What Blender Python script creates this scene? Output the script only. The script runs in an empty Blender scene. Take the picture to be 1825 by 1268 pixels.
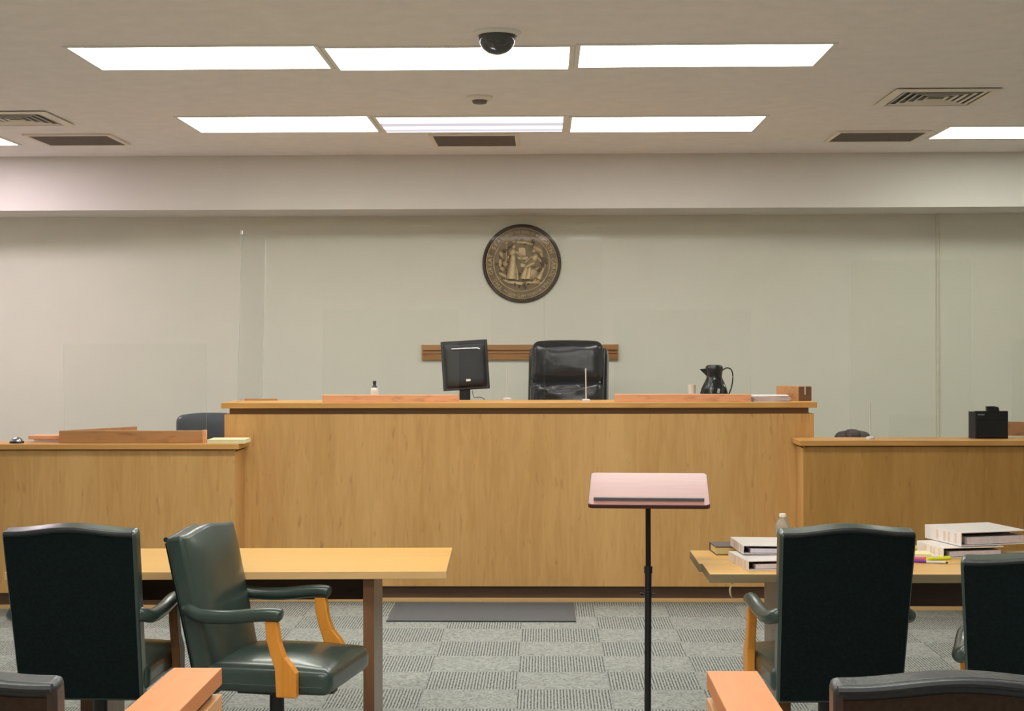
import bpy, bmesh, math, random
from mathutils import Vector, Matrix
random.seed(4)
PI = math.pi
scn = bpy.context.scene
COL = scn.collection

# ------------------------------------------------------------------ camera
F, CX, CY = 2640.0, 912.5, 612.1          # focal length and principal point, in pixels of 1825 x 1268
YAW, ROLL, CAMZ = math.radians(1.247), math.radians(0.12), 1.68
cam_d = bpy.data.cameras.new('camera'); cam = bpy.data.objects.new('camera', cam_d); COL.objects.link(cam)
D = Vector((-math.sin(YAW), math.cos(YAW), 0)); R0 = Vector((math.cos(YAW), math.sin(YAW), 0)); U0 = Vector((0, 0, 1))
RR = R0*math.cos(ROLL) - U0*math.sin(ROLL); UU = R0*math.sin(ROLL) + U0*math.cos(ROLL)
m = Matrix((RR, UU, -D)).transposed().to_4x4(); m.translation = Vector((0, 0, CAMZ)); cam.matrix_world = m
cam_d.sensor_fit = 'HORIZONTAL'; cam_d.sensor_width = 36; cam_d.lens = 36*F/1825
cam_d.shift_y = (CY-634.0)/1825; cam_d.clip_start = .05; cam_d.clip_end = 60
scn.camera = cam
# ------------------------------------------------------------------ world, colour management
w = bpy.data.worlds.new('world'); scn.world = w; w.use_nodes = True
w.node_tree.nodes['Background'].inputs[0].default_value = (1, .93, .82, 1)
w.node_tree.nodes['Background'].inputs[1].default_value = .05
scn.view_settings.view_transform = 'Standard'; scn.view_settings.look = 'None'
scn.view_settings.gamma = 1; scn.view_settings.use_curve_mapping = False
scn.view_settings.exposure = 1.30
LAMP = 4.6                                # radiance of the ceiling diffusers

def ray(u, v): return D + RR*((u-CX)/F) + UU*((CY-v)/F)
def onY(u, v, y):
    r = ray(u, v); return Vector((0, 0, CAMZ)) + r*(y/r.y)
def onZ(u, v, z):
    r = ray(u, v); return Vector((0, 0, CAMZ)) + r*((z-CAMZ)/r.z)

# ------------------------------------------------------------------ materials
def srgb(r, g, b):
    f = lambda c: (c/255/12.92) if c/255 <= .04045 else ((c/255+.055)/1.055)**2.4
    return (f(r), f(g), f(b), 1)
def base(name):
    m = bpy.data.materials.new(name); m.use_nodes = True
    nt = m.node_tree; return m, nt, nt.nodes['Principled BSDF']
def mat(name, c, rough=.5, metal=0, noise=.06, scale=20, bump=0, coat=0, spec=.5):
    m, nt, p = base(name)
    p.inputs['Roughness'].default_value = rough; p.inputs['Metallic'].default_value = metal
    p.inputs['Coat Weight'].default_value = coat; p.inputs['Coat Roughness'].default_value = .12
    p.inputs['Specular IOR Level'].default_value = spec
    tc = nt.nodes.new('ShaderNodeTexCoord'); n = nt.nodes.new('ShaderNodeTexNoise')
    n.inputs['Scale'].default_value = scale; n.inputs['Detail'].default_value = 4
    nt.links.new(tc.outputs['Object'], n.inputs['Vector'])
    r = nt.nodes.new('ShaderNodeValToRGB'); r.color_ramp.elements[0].position = .3; r.color_ramp.elements[1].position = .7
    r.color_ramp.elements[0].color = (c[0]*(1-noise), c[1]*(1-noise), c[2]*(1-noise), 1)
    r.color_ramp.elements[1].color = (min(1, c[0]*(1+noise)), min(1, c[1]*(1+noise)), min(1, c[2]*(1+noise)), 1)
    nt.links.new(n.outputs['Fac'], r.inputs['Fac']); nt.links.new(r.outputs['Color'], p.inputs['Base Color'])
    if bump:
        b = nt.nodes.new('ShaderNodeBump'); b.inputs['Strength'].default_value = bump; b.inputs['Distance'].default_value = .004
        n2 = nt.nodes.new('ShaderNodeTexNoise'); n2.inputs['Scale'].default_value = scale*6; n2.inputs['Detail'].default_value = 5
        nt.links.new(tc.outputs['Object'], n2.inputs['Vector'])
        nt.links.new(n2.outputs['Fac'], b.inputs['Height']); nt.links.new(b.outputs['Normal'], p.inputs['Normal'])
    return m
def wood(name, c1, c2, axis='Z', rough=.45, fine=38, broad=2.6, knots=True, mark=.62):
    """veneer: long noise streaks along `axis`, broad tonal flitches and small darker flecks"""
    m, nt, p = base(name); N = nt.nodes.new; L = nt.links.new
    p.inputs['Roughness'].default_value = rough
    tc = N('ShaderNodeTexCoord')
    def streak(s_across, s_along, det, dist=0):
        mp = N('ShaderNodeMapping'); s = [s_across]*3; s['XYZ'.index(axis)] = s_along
        mp.inputs['Scale'].default_value = s; L(tc.outputs['Object'], mp.inputs['Vector'])
        n = N('ShaderNodeTexNoise'); n.inputs['Scale'].default_value = 1; n.inputs['Detail'].default_value = det
        n.inputs['Distortion'].default_value = dist; L(mp.outputs['Vector'], n.inputs['Vector']); return n
    a = streak(fine*.55, fine*.06, 6, 1.2); b = streak(broad, broad*.1, 2); k = streak(34, 7, 3, .4)
    add = N('ShaderNodeMath'); add.operation = 'MULTIPLY_ADD'; L(a.outputs['Fac'], add.inputs[0]); add.inputs[1].default_value = .45
    sc = N('ShaderNodeMath'); sc.operation = 'MULTIPLY'; L(b.outputs['Fac'], sc.inputs[0]); sc.inputs[1].default_value = .55
    L(sc.outputs[0], add.inputs[2])
    r = N('ShaderNodeValToRGB'); r.color_ramp.elements[0].position = .34; r.color_ramp.elements[1].position = .66
    r.color_ramp.elements[0].color = c1; r.color_ramp.elements[1].color = c2
    L(add.outputs[0], r.inputs['Fac'])
    out = r.outputs['Color']
    if knots:
        r2 = N('ShaderNodeValToRGB'); r2.color_ramp.elements[0].position = mark; r2.color_ramp.elements[1].position = mark+.14
        r2.color_ramp.elements[0].color = (1, 1, 1, 1); r2.color_ramp.elements[1].color = (.62, .52, .42, 1)
        L(k.outputs['Fac'], r2.inputs['Fac'])
        mx = N('ShaderNodeMix'); mx.data_type = 'RGBA'; mx.blend_type = 'MULTIPLY'; mx.inputs['Factor'].default_value = .6
        L(out, mx.inputs['A']); L(r2.outputs['Color'], mx.inputs['B']); out = mx.outputs['Result']
    L(out, p.inputs['Base Color']); return m
def carpet(name, ribbed):
    m, nt, p = base(name); N = nt.nodes.new; L = nt.links.new
    p.inputs['Roughness'].default_value = .95; p.inputs['Specular IOR Level'].default_value = .15
    tc = N('ShaderNodeTexCoord'); geo = N('ShaderNodeNewGeometry')
    lo, hi = srgb(82, 85, 84), srgb(168, 171, 166)
    r = N('ShaderNodeValToRGB')
    if ribbed:
        sep = N('ShaderNodeSeparateXYZ'); L(geo.outputs['Position'], sep.inputs[0])
        mu = N('ShaderNodeMath'); mu.operation = 'MULTIPLY'; L(sep.outputs['X'], mu.inputs[0]); mu.inputs[1].default_value = 2*PI/.0155
        si = N('ShaderNodeMath'); si.operation = 'SINE'; L(mu.outputs[0], si.inputs[0])
        mp = N('ShaderNodeMapping'); mp.inputs['Scale'].default_value = (120, 34, 40); L(geo.outputs['Position'], mp.inputs['Vector'])
        n = N('ShaderNodeTexNoise'); n.inputs['Scale'].default_value = 1; n.inputs['Detail'].default_value = 3; L(mp.outputs[0], n.inputs['Vector'])
        ma = N('ShaderNodeMath'); ma.operation = 'MULTIPLY_ADD'; L(si.outputs[0], ma.inputs[0]); ma.inputs[1].default_value = .23; L(n.outputs['Fac'], ma.inputs[2])
        h = ma.outputs[0]; r.color_ramp.elements[0].position = .22; r.color_ramp.elements[1].position = .66
    else:
        mp = N('ShaderNodeMapping'); mp.inputs['Scale'].default_value = (26, 30, 20); L(geo.outputs['Position'], mp.inputs['Vector'])
        n = N('ShaderNodeTexNoise'); n.inputs['Scale'].default_value = 1.6; n.inputs['Detail'].default_value = 6
        n.inputs['Roughness'].default_value = .7; n.inputs['Distortion'].default_value = 1.6; L(mp.outputs[0], n.inputs['Vector'])
        h = n.outputs['Fac']; r.color_ramp.elements[0].position = .3; r.color_ramp.elements[1].position = .56
    r.color_ramp.elements[0].color = lo; r.color_ramp.elements[1].color = hi
    L(h, r.inputs['Fac']); L(r.outputs['Color'], p.inputs['Base Color'])
    b = N('ShaderNodeBump'); b.inputs['Strength'].default_value = .5; b.inputs['Distance'].default_value = .003
    L(h, b.inputs['Height']); L(b.outputs['Normal'], p.inputs['Normal']); return m
def emit(name, c, s, tubes=False):
    m, nt, p = base(name); nt.nodes.remove(p); N = nt.nodes.new; L = nt.links.new
    e = N('ShaderNodeEmission'); e.inputs[0].default_value = c; e.inputs[1].default_value = s
    L(e.outputs[0], nt.nodes['Material Output'].inputs['Surface'])
    if tubes:   # two of the tubes glow less: visible bands along the lens
        tc = N('ShaderNodeTexCoord'); sep = N('ShaderNodeSeparateXYZ'); L(tc.outputs['Generated'], sep.inputs[0])
        r = N('ShaderNodeValToRGB'); cr = r.color_ramp; cr.elements[0].position = 0; cr.elements[1].position = 1
        cr.elements[0].color = (.4, .4, .4, 1); cr.elements[1].color = (.3, .3, .3, 1)
        for pos, v in ((.12, .9), (.34, 1), (.40, .14), (.50, .12), (.60, .15), (.66, .9), (.74, .9), (.80, .15), (.93, .13)):
            x = cr.elements.new(pos); x.color = (v, v, v, 1)
        L(sep.outputs['Y'], r.inputs['Fac'])
        mu = N('ShaderNodeMath'); mu.operation = 'MULTIPLY'; mu.inputs[1].default_value = s; L(r.outputs['Color'], mu.inputs[0]); L(mu.outputs[0], e.inputs[1])
    return m
def clear(name, tint, gloss=.5, haze=0.0):
    m, nt, p = base(name); nt.nodes.remove(p); N = nt.nodes.new; L = nt.links.new
    t = N('ShaderNodeBsdfTransparent'); t.inputs[0].default_value = tint
    g = N('ShaderNodeBsdfGlossy'); g.inputs['Roughness'].default_value = .03
    fr = N('ShaderNodeFresnel'); fr.inputs['IOR'].default_value = 1.45
    mu = N('ShaderNodeMath'); mu.operation = 'MULTIPLY'; mu.inputs[1].default_value = gloss; L(fr.outputs[0], mu.inputs[0])
    mx = N('ShaderNodeMixShader'); L(mu.outputs[0], mx.inputs[0]); L(t.outputs[0], mx.inputs[1]); L(g.outputs[0], mx.inputs[2])
    out = mx
    if haze:
        d = N('ShaderNodeBsdfDiffuse'); d.inputs[0].default_value = (.8, .85, .82, 1)
        m2 = N('ShaderNodeMixShader'); m2.inputs[0].default_value = haze; L(mx.outputs[0], m2.inputs[1]); L(d.outputs[0], m2.inputs[2]); out = m2
    L(out.outputs[0], nt.nodes['Material Output'].inputs['Surface']); return m

M = dict(
    wall=mat('wall_paint', (.72, .715, .62, 1), .8, noise=.015, scale=3, bump=.04),
    soffit=mat('soffit_paint', (.70, .67, .63, 1), .8, noise=.015, scale=3, bump=.04),
    ceiling=mat('ceiling_paint', (.91, .865, .85, 1), .9, noise=.03, scale=8, bump=.12),
    veneer=wood('maple_veneer', srgb(198, 149, 86), srgb(222, 175, 112), 'Z', .42),
    veneer_dark=wood('counter_veneer', srgb(172, 124, 60), srgb(196, 148, 80), 'Z', .45),
    ledge=wood('ledge_wood', srgb(196, 140, 74), srgb(222, 168, 98), 'X', .38, knots=False),
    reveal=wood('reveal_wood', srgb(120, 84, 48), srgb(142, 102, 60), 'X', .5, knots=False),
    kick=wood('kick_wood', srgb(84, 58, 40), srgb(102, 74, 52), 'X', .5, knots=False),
    top=wood('table_laminate', srgb(222, 170, 88), srgb(236, 187, 108), 'X', .32, fine=22, knots=False),
    edge=wood('table_edge', srgb(214, 172, 116), srgb(228, 186, 132), 'X', .45, knots=False),
    edge_grey=wood('worn_table_edge', srgb(120, 104, 78), srgb(146, 128, 98), 'X', .55, knots=False),
    leg=wood('table_leg_wood', srgb(104, 70, 44), srgb(132, 92, 60), 'Z', .45),
    leg_side_shade=wood('table_leg_side_shade', srgb(128, 112, 98), srgb(146, 130, 114), 'Z', .4, knots=False),  # leg sides: shade and reflection put into a greyer wood tone
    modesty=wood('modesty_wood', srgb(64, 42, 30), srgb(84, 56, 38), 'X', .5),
    arm_wood=wood('arm_wood', srgb(214, 134, 44), srgb(236, 158, 62), 'Z', .35, knots=False),
    arm_wood_dark=wood('arm_wood_dark', srgb(120, 78, 44), srgb(150, 102, 60), 'Z', .4, knots=False),
    rail=wood('rail_wood', srgb(206, 120, 56), srgb(220, 136, 70), 'Y', .4, knots=False),
    rail_body=wood('rail_body_wood', srgb(214, 158, 104), srgb(232, 176, 120), 'Y', .45, knots=False),
    block=wood('pine_block', srgb(222, 156, 112), srgb(236, 176, 134), 'X', .5, fine=18, mark=.56),
    block_brown=wood('brown_block', srgb(172, 124, 80), srgb(196, 146, 98), 'X', .5, fine=18, mark=.56),
    block_shade=mat('shaded_block', srgb(122, 88, 66), .6),  # darker copy of the brown block for the box's unlit end
    trimwood=wood('oak_moulding', srgb(150, 104, 56), srgb(180, 132, 78), 'X', .42, knots=False),
    leather=mat('green_leather', srgb(50, 64, 59), .3, noise=.10, scale=9, bump=.10, coat=.3),
    leather_back=mat('dark_green_cloth', srgb(16, 27, 28), .9, noise=.25, scale=90, bump=.2, spec=.15),
    cloth_brown=mat('dark_brown_cloth', srgb(52, 40, 30), .9, noise=.2, scale=90, bump=.2, spec=.2),
    leather_trim=mat('worn_black_leather', srgb(44, 46, 50), .32, noise=.2, scale=16, bump=.25),
    leather_black=mat('black_leather', srgb(20, 21, 27), .22, noise=.15, scale=6, bump=.3),
    leather_grey=mat('slate_leather', srgb(74, 80, 88), .3, noise=.1, scale=6),
    black=mat('black_plastic', srgb(20, 20, 23), .4, noise=.1), blackg=mat('black_gloss', srgb(16, 16, 20), .14, noise=.1),
    pole=mat('brown_black_metal', srgb(34, 20, 20), .35, metal=.3),
    desk_pink=wood('lectern_wood_sheen', srgb(158, 112, 106), srgb(170, 124, 116), 'X', .25, knots=False),  # pinkish tone: reflection on the wood put into the base colour
    desk_edge=mat('mahogany_edge', srgb(66, 26, 20), .4), grey=mat('grey_metal', srgb(112, 110, 114), .35, metal=.4),
    mat_rub=mat('grey_rubber', srgb(94, 97, 103), .62, noise=.06, scale=60, bump=.15), mat_edge=mat('dark_rubber', srgb(52, 53, 56), .6),
    white=mat('white_plastic', srgb(228, 226, 222), .4, noise=.02), paper=mat('paper', srgb(235, 225, 228), .7, noise=.03),
    cream=mat('cream_paper', srgb(238, 226, 178), .7, noise=.04), binder=mat('white_vinyl', srgb(232, 224, 222), .3, noise=.02),
    inner=mat('dark_binder_inside', srgb(60, 48, 46), .6), pages=mat('page_block', srgb(214, 204, 214), .8, noise=.08, scale=60),
    book=mat('book_cover', srgb(84, 66, 62), .5), bookp=mat('book_pages', srgb(224, 204, 146), .8, noise=.05, scale=80),
    wall_white=mat('white_wall_paint', (.86, .84, .80, 1), .8, noise=.015, scale=3),  # unseen side and front walls, paint whitened for more bounce light
    fixture=mat('fixture_white', (.85, .82, .76, 1), .5, noise=.02), grille=mat('dark_grille', srgb(116, 104, 98), .6, noise=.1),
    grille_void=mat('duct_void', srgb(66, 58, 54), .9), vent=mat('vent_paint', srgb(240, 230, 216), .5, noise=.02),
    bronze=mat('antique_bronze', srgb(112, 94, 68), .42, metal=.35, noise=.35, scale=14, bump=.3),
    bronze_dark=mat('dark_bronze', srgb(74, 62, 52), .5, metal=.3, noise=.25, scale=14, bump=.2),
    bronze_hi=mat('light_bronze', srgb(186, 164, 124), .4, metal=.35, noise=.25, scale=20, bump=.2),  # raised relief lighter, recesses darker: shading contrast put into the colour
    purple=mat('purple_ink', srgb(120, 40, 150), .35), pink=mat('pink_ink', srgb(236, 120, 170), .4), yellow=mat('yellow_ink', srgb(226, 236, 60), .4),
    navy=mat('navy_ink', srgb(40, 36, 96), .4), strap=mat('tan_strap', srgb(170, 150, 120), .8), silver=mat('chrome', srgb(190, 190, 196), .18, metal=1),
    text_grey=mat('grey_print', srgb(150, 150, 152), .6), darkgrey=mat('taupe_leather', srgb(70, 60, 58), .6, bump=.2), label=mat('spine_print', srgb(224, 198, 186), .6),
    rod=mat('pale_rod', srgb(206, 200, 198), .3), raceway=mat('raceway_paint', srgb(214, 210, 190), .5),
    acrylic=clear('clear_acrylic', (.988, .99, .985, 1), .22, .006), acrylic_edge=clear('acrylic_edge', (.8, .86, .82, 1), .8, .35),
    smoked=clear('smoked_dome', (.25, .25, .3, 1), 1.0, 0.1), bottle=clear('clear_bottle', (.9, .92, .92, 1), .8, .22),
    rib=carpet('ribbed_carpet', True), mott=carpet('mottled_carpet', False),
    lamp_g=emit('lamp_green_white', (.96, 1, .88, 1), LAMP), lamp_w=emit('lamp_white', (1, .97, .93, 1), LAMP),
    lamp_p=emit('lamp_lilac', (1, .93, 1, 1), LAMP*.5, True), lamp_r=emit('lamp_rose', (1, .86, .93, 1), LAMP*1.7),
)

# ------------------------------------------------------------------ mesh helpers
def B(): return bmesh.new()
def box(bm, x0, x1, y0, y1, z0, z1, T=None, mi=0):
    r = bmesh.ops.create_cube(bm, size=1)
    mt = Matrix.Translation(((x0+x1)/2, (y0+y1)/2, (z0+z1)/2)) @ Matrix.Diagonal((abs(x1-x0), abs(y1-y0), abs(z1-z0), 1))
    if T is not None: mt = T @ mt
    bmesh.ops.transform(bm, matrix=mt, verts=r['verts'])
    for f in {f for v in r['verts'] for f in v.link_faces}: f.material_index = mi
    return r['verts']
def rbox(bm, sx, sy, sz, r, T=None, cuts=10, crown=(0, 0, 0), power=2, wrink=0):
    """cushion: rounded box with optional crowned faces"""
    t = bmesh.new(); bmesh.ops.create_cube(t, size=2)
    bmesh.ops.subdivide_edges(t, edges=t.edges[:], cuts=cuts, use_grid_fill=True)
    h = Vector((sx/2, sy/2, sz/2)); inn = Vector([max(a-r, .0005) for a in h])
    for v in t.verts:
        n = v.co.copy()
        # pack rows of vertices near the edges so the rounding is smooth
        q = Vector([math.copysign(abs(a)**.6, a)*h[i] if abs(a) < .999 else math.copysign(h[i], a) for i, a in enumerate(n)])
        c = Vector([max(-inn[i], min(inn[i], q[i])) for i in range(3)])
        dd = q-c
        p = c + dd.normalized()*r if dd.length > 1e-7 else q
        u, vv, ww = p.x/h.x, p.y/h.y, p.z/h.z
        p.z += crown[2]*max(0, ww)*(1-abs(u)**power)*(1-abs(vv)**power)
        p.y += crown[1]*vv*(1-abs(u)**power)*(1-abs(ww)**power)
        p.x += crown[0]*u*(1-abs(vv)**power)*(1-abs(ww)**power)
        if wrink: p.y += wrink*math.sin(u*9+ww*5)*math.sin(ww*11+u*3)*(1-u*u)
        v.co = p
    if T is not None: bmesh.ops.transform(t, matrix=T, verts=t.verts)
    me = bpy.data.meshes.new('tmp'); t.to_mesh(me); t.free(); bm.from_mesh(me); bpy.data.meshes.remove(me)
def cyl(bm, p0, p1, r0, r1=None, seg=20):
    p0, p1 = Vector(p0), Vector(p1); d = p1-p0
    r = bmesh.ops.create_cone(bm, cap_ends=True, segments=seg, radius1=r0, radius2=r0 if r1 is None else r1, depth=d.length)
    T = Matrix.Translation((p0+p1)/2) @ d.to_track_quat('Z', 'Y').to_matrix().to_4x4()
    bmesh.ops.transform(bm, matrix=T, verts=r['verts']); return r['verts']
def ball(bm, c, r, s=(1, 1, 1), T=None, seg=16):
    q = bmesh.ops.create_uvsphere(bm, u_segments=seg, v_segments=seg//2, radius=r)
    mt = Matrix.Translation(c) @ Matrix.Diagonal((*s, 1)) if T is None else T @ Matrix.Translation(c) @ Matrix.Diagonal((*s, 1))
    bmesh.ops.transform(bm, matrix=mt, verts=q['verts']); return q['verts']
def lathe(bm, prof, c=(0, 0, 0), seg=32, fl=None, T=None):
    rings = []
    for k, (r, z) in enumerate(prof):
        ring = []
        for i in range(seg):
            a = 2*PI*i/seg; rr = r*(fl(a, z, k) if fl else 1)
            p = Vector((c[0]+rr*math.cos(a), c[1]+rr*math.sin(a), c[2]+z))
            ring.append(bm.verts.new(T @ p if T else p))
        rings.append(ring)
    for a, b in zip(rings, rings[1:]):
        for i in range(seg): bm.faces.new((a[i], a[(i+1) % seg], b[(i+1) % seg], b[i]))
    bm.faces.new(rings[0][::-1]); bm.faces.new(rings[-1])
def sweep(bm, pts, rx, rz, seg=12, rounded=True):
    """elliptic section swept along pts; rx / rz may be lists"""
    n = len(pts); pts = [Vector(p) for p in pts]; rings = []
    for i, p in enumerate(pts):
        t = (pts[min(n-1, i+1)]-pts[max(0, i-1)]).normalized()
        s = t.cross(Vector((0, 0, 1)));
        if s.length < 1e-3: s = Vector((1, 0, 0))
        s.normalize(); up = s.cross(t)
        a = rx[i] if isinstance(rx, (list, tuple)) else rx; b = rz[i] if isinstance(rz, (list, tuple)) else rz
        rings.append([bm.verts.new(p + s*a*math.cos(2*PI*k/seg) + up*b*math.sin(2*PI*k/seg)) for k in range(seg)])
    for a, b in zip(rings, rings[1:]):
        for k in range(seg): bm.faces.new((a[k], a[(k+1) % seg], b[(k+1) % seg], b[k]))
    bm.faces.new(rings[0][::-1]); bm.faces.new(rings[-1])
def spline(ctrl, n=6):
    c = [Vector(p) for p in ctrl]; c = [c[0]*2-c[1]] + c + [c[-1]*2-c[-2]]; out = []
    for i in range(1, len(c)-2):
        for k in range(n):
            t = k/n; p0, p1, p2, p3 = c[i-1:i+3]
            out.append(.5*((2*p1)+(p2-p0)*t+(2*p0-5*p1+4*p2-p3)*t*t+(3*p1-p0-3*p2+p3)*t**3))
    out.append(c[-2]); return out
def prism(bm, poly, a0, a1, axis='X'):
    """extrude a 2-D outline; axis X: (y,z); Y: (x,z); Z: (x,y)"""
    f = {'X': lambda p, a: (a, p[0], p[1]), 'Y': lambda p, a: (p[0], a, p[1]), 'Z': lambda p, a: (p[0], p[1], a)}[axis]
    v0 = [bm.verts.new(f(p, a0)) for p in poly]; v1 = [bm.verts.new(f(p, a1)) for p in poly]
    bm.faces.new(v0); bm.faces.new(v1[::-1]); n = len(poly)
    for i in range(n): bm.faces.new((v0[i], v1[i], v1[(i+1) % n], v0[(i+1) % n]))
def obj(name, bm, mt, parent=None, smooth=False, bevel=0, seg=2):
    bmesh.ops.recalc_face_normals(bm, faces=bm.faces[:])
    me = bpy.data.meshes.new(name); bm.to_mesh(me); bm.free()
    for x in (mt if isinstance(mt, (list, tuple)) else [mt]): me.materials.append(x)
    o = bpy.data.objects.new(name, me); COL.objects.link(o)
    if smooth:
        me.shade_smooth(); me.set_sharp_from_angle(angle=math.radians(42))
    if bevel:
        b = o.modifiers.new('bevel', 'BEVEL'); b.width = bevel; b.segments = seg; b.limit_method = 'ANGLE'; b.angle_limit = math.radians(40)
    if parent: o.parent = parent
    return o
def tag(o, label=None, cat=None, group=None, kind=None):
    if label: o['label'] = label
    if cat: o['category'] = cat
    if group: o['group'] = group
    if kind: o['kind'] = kind
    return o
def thing(name, label, cat, loc=(0, 0, 0), rz=0, group=None):
    o = bpy.data.objects.new(name, None); COL.objects.link(o); o.location = loc; o.rotation_euler = (0, 0, rz)
    o.empty_display_size = .1
    return tag(o, label, cat, group)
def dup(root, loc, rz, label=None):
    r = root.copy(); COL.objects.link(r); r.location = loc; r.rotation_euler = (0, 0, rz)
    if label: r['label'] = label
    for ch in list(root.children):
        c = ch.copy(); COL.objects.link(c); c.parent = r
        for g in ch.children:
            d = g.copy(); COL.objects.link(d); d.parent = c
    return r
def struct(name, bm, mt, parent=None, **k): 
    o = obj(name, bm, mt, parent, **k); tag(o, kind='structure'); return o
def bx(*a, T=None):
    bm = B(); box(bm, *a, T=T); return bm

# ================================================================== THE ROOM
CEIL, BENCH_Y, SOF_Y, WALL_Y, SOF_Z = 3.126, 9.58, 11.33, 11.97, 2.71
XL, XR, YB = -5.7, 5.6, -2.6
floor = struct('floor', bx(XL-.2, XR+.2, YB-.2, WALL_Y+.2, -.16, -.006), M['mott'])
# carpet tiles laid in a checker of ribbed and mottled oblongs
X0, Y0, TW, TD = -.135, 8.712, .450, .382
tile_me = {}
for par in (0, 1):
    t = B(); box(t, 0.0006, TW-.0006, 0.0006, TD-.0006, -.006, 0)
    me = bpy.data.meshes.new('carpet_tile'); t.to_mesh(me); t.free(); me.materials.append(M['rib'] if par else M['mott']); tile_me[par] = me
for j in range(-7, 2):
    for i in range(-8, 9):
        o = bpy.data.objects.new('carpet_tile', tile_me[(i+j) % 2]); COL.objects.link(o)
        o.location = (X0+i*TW, Y0+j*TD, random.uniform(-.0008, 0)); o.parent = floor
t = B(); 
for i in range(-8, 9): box(t, X0+i*TW+.0006, X0+(i+1)*TW-.0006, Y0+2*TD, 9.62, -.006, 0)
struct('carpet_strip', t, M['rib'], floor)
struct('ceiling', bx(XL-.2, XR+.2, YB-.2, WALL_Y+.2, CEIL, CEIL+.15), M['ceiling'])
struct('wall_soffit', bx(XL, XR, SOF_Y, WALL_Y, SOF_Z, CEIL), M['soffit'])
struct('wall_back', bx(XL-.2, XR+.2, WALL_Y, WALL_Y+.15, 0, CEIL), M['wall'])
struct('wall_left', bx(XL-.15, XL, YB-.2, WALL_Y, 0, CEIL), M['wall_white'])
struct('wall_right', bx(XR, XR+.15, YB-.2, WALL_Y, 0, CEIL), M['wall_white'])
struct('wall_front', bx(XL, XR, YB-.15, YB, 0, CEIL), M['wall_white'])
struct('floor_platform', bx(XL, XR, 9.72, WALL_Y, 0, .40), M['mott'])
# short moulded oak rail on the back wall
a = onY(752, 615, WALL_Y); b = onY(1102, 641, WALL_Y)
t = B(); h = a.z-b.z
prof = [(WALL_Y, b.z), (WALL_Y-.03, b.z), (WALL_Y-.034, b.z+h*.25), (WALL_Y-.018, b.z+h*.30), (WALL_Y-.018, b.z+h*.38), (WALL_Y-.028, b.z+h*.42),
        (WALL_Y-.028, b.z+h*.5), (WALL_Y-.016, b.z+h*.54), (WALL_Y-.016, b.z+h*.6), (WALL_Y-.034, b.z+h*.66), (WALL_Y-.034, a.z-.006), (WALL_Y-.028, a.z), (WALL_Y, a.z)]
prism(t, prof, a.x+.012, b.x-.012, 'X')
wr = obj('wall_rail', t, M['trimwood']); tag(wr, 'short moulded oak rail fixed to the wall behind the black leather chair', 'rail')
for x in (a.x, b.x-.012): obj('end_cap', bx(x, x+.012, WALL_Y-.036, WALL_Y, b.z-.001, a.z+.001), M['trimwood'], wr)
# slim raceway from soffit to counter, on the right of the back wall
p = onY(1670, 400, WALL_Y)
t = B(); box(t, p.x-.011, p.x+.011, WALL_Y-.016, WALL_Y, .4, SOF_Z)
rw = obj('cable_raceway', t, M['raceway'], bevel=.004); tag(rw, 'slim pale vertical strip running down the wall above the right counter', 'raceway')

# ------------------------------------------------------------------ ceiling fixtures
def light(c, lens, name, label, near=True, L=None):
    """c: x0,x1,y0,y1 of the lens"""
    x0, x1, y0, y1 = c
    t = thing('ceiling_light', label, 'light', ((x0+x1)/2, (y0+y1)/2, CEIL-.004), 0, 'recessed fluorescent troffers')
    X, Y = (x1-x0)/2, (y1-y0)/2; fr = .022
    fb = B()
    for q in ((-X-fr, X+fr, -Y-fr, -Y), (-X-fr, X+fr, Y, Y+fr), (-X-fr, -X, -Y, Y), (X, X+fr, -Y, Y)): box(fb, q[0], q[1], q[2], q[3], -.003, .004)
    obj('frame', fb, M['fixture'], t)
    obj('diffuser', bx(-X, X, -Y, Y, -.002, .003), M[lens], t)
    return t
def lens(u0, v0, u1, v1, uf0=None, uf1=None):
    """near-left / near-right / far corners seen in the ceiling plane -> extents"""
    a, b = onZ(u0, v0, CEIL), onZ(u1, v0, CEIL); f = onZ((u0+u1)/2, v1, CEIL); n = onZ((u0+u1)/2, v0, CEIL)
    return (a.x, b.x, n.y, f.y)
light(lens(118, 82, 560, 121.5), 'lamp_g', 0, 'left troffer of the near ceiling row, glowing greenish white')
light(lens(578, 83, 1015.5, 122), 'lamp_w', 0, 'middle troffer of the near ceiling row, behind the dome camera')
light(lens(1035.5, 78, 1484, 116.5), 'lamp_g', 0, 'right troffer of the near ceiling row')
light(lens(315, 207, 654, 234), 'lamp_g', 0, 'left troffer of the far ceiling row')
light(lens(669, 207, 1004, 234), 'lamp_p', 0, 'middle troffer of the far row with streaky lilac tubes')
light(lens(1020, 207, 1364, 233), 'lamp_w', 0, 'right troffer of the far ceiling row, beside a dark grille')
c = lens(1695, 225, 1825, 245.5); light((c[0], c[0]+1.22, c[2], c[3]), 'lamp_g', 0, 'troffer cut by the right edge of the photo, near the soffit')
e = onZ(42, 257, CEIL); light((e.x-1.24, e.x-.04, e.y-.56, e.y), 'lamp_r', 0, 'troffer cut by the left edge of the photo, near the soffit')
for yy in (4.6, 2.0, -.6):
    for k, xx in enumerate((-1.75, -.42, .91)):
        light((xx-.6, xx+.6, yy-.28, yy+.28), ('lamp_g', 'lamp_w', 'lamp_g')[k], 0, ('left', 'middle', 'right')[k]+' troffer of the '+{4.6: 'first', 2.0: 'second', -.6: 'rearmost'}[yy]+' row behind the near ceiling row')
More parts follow.
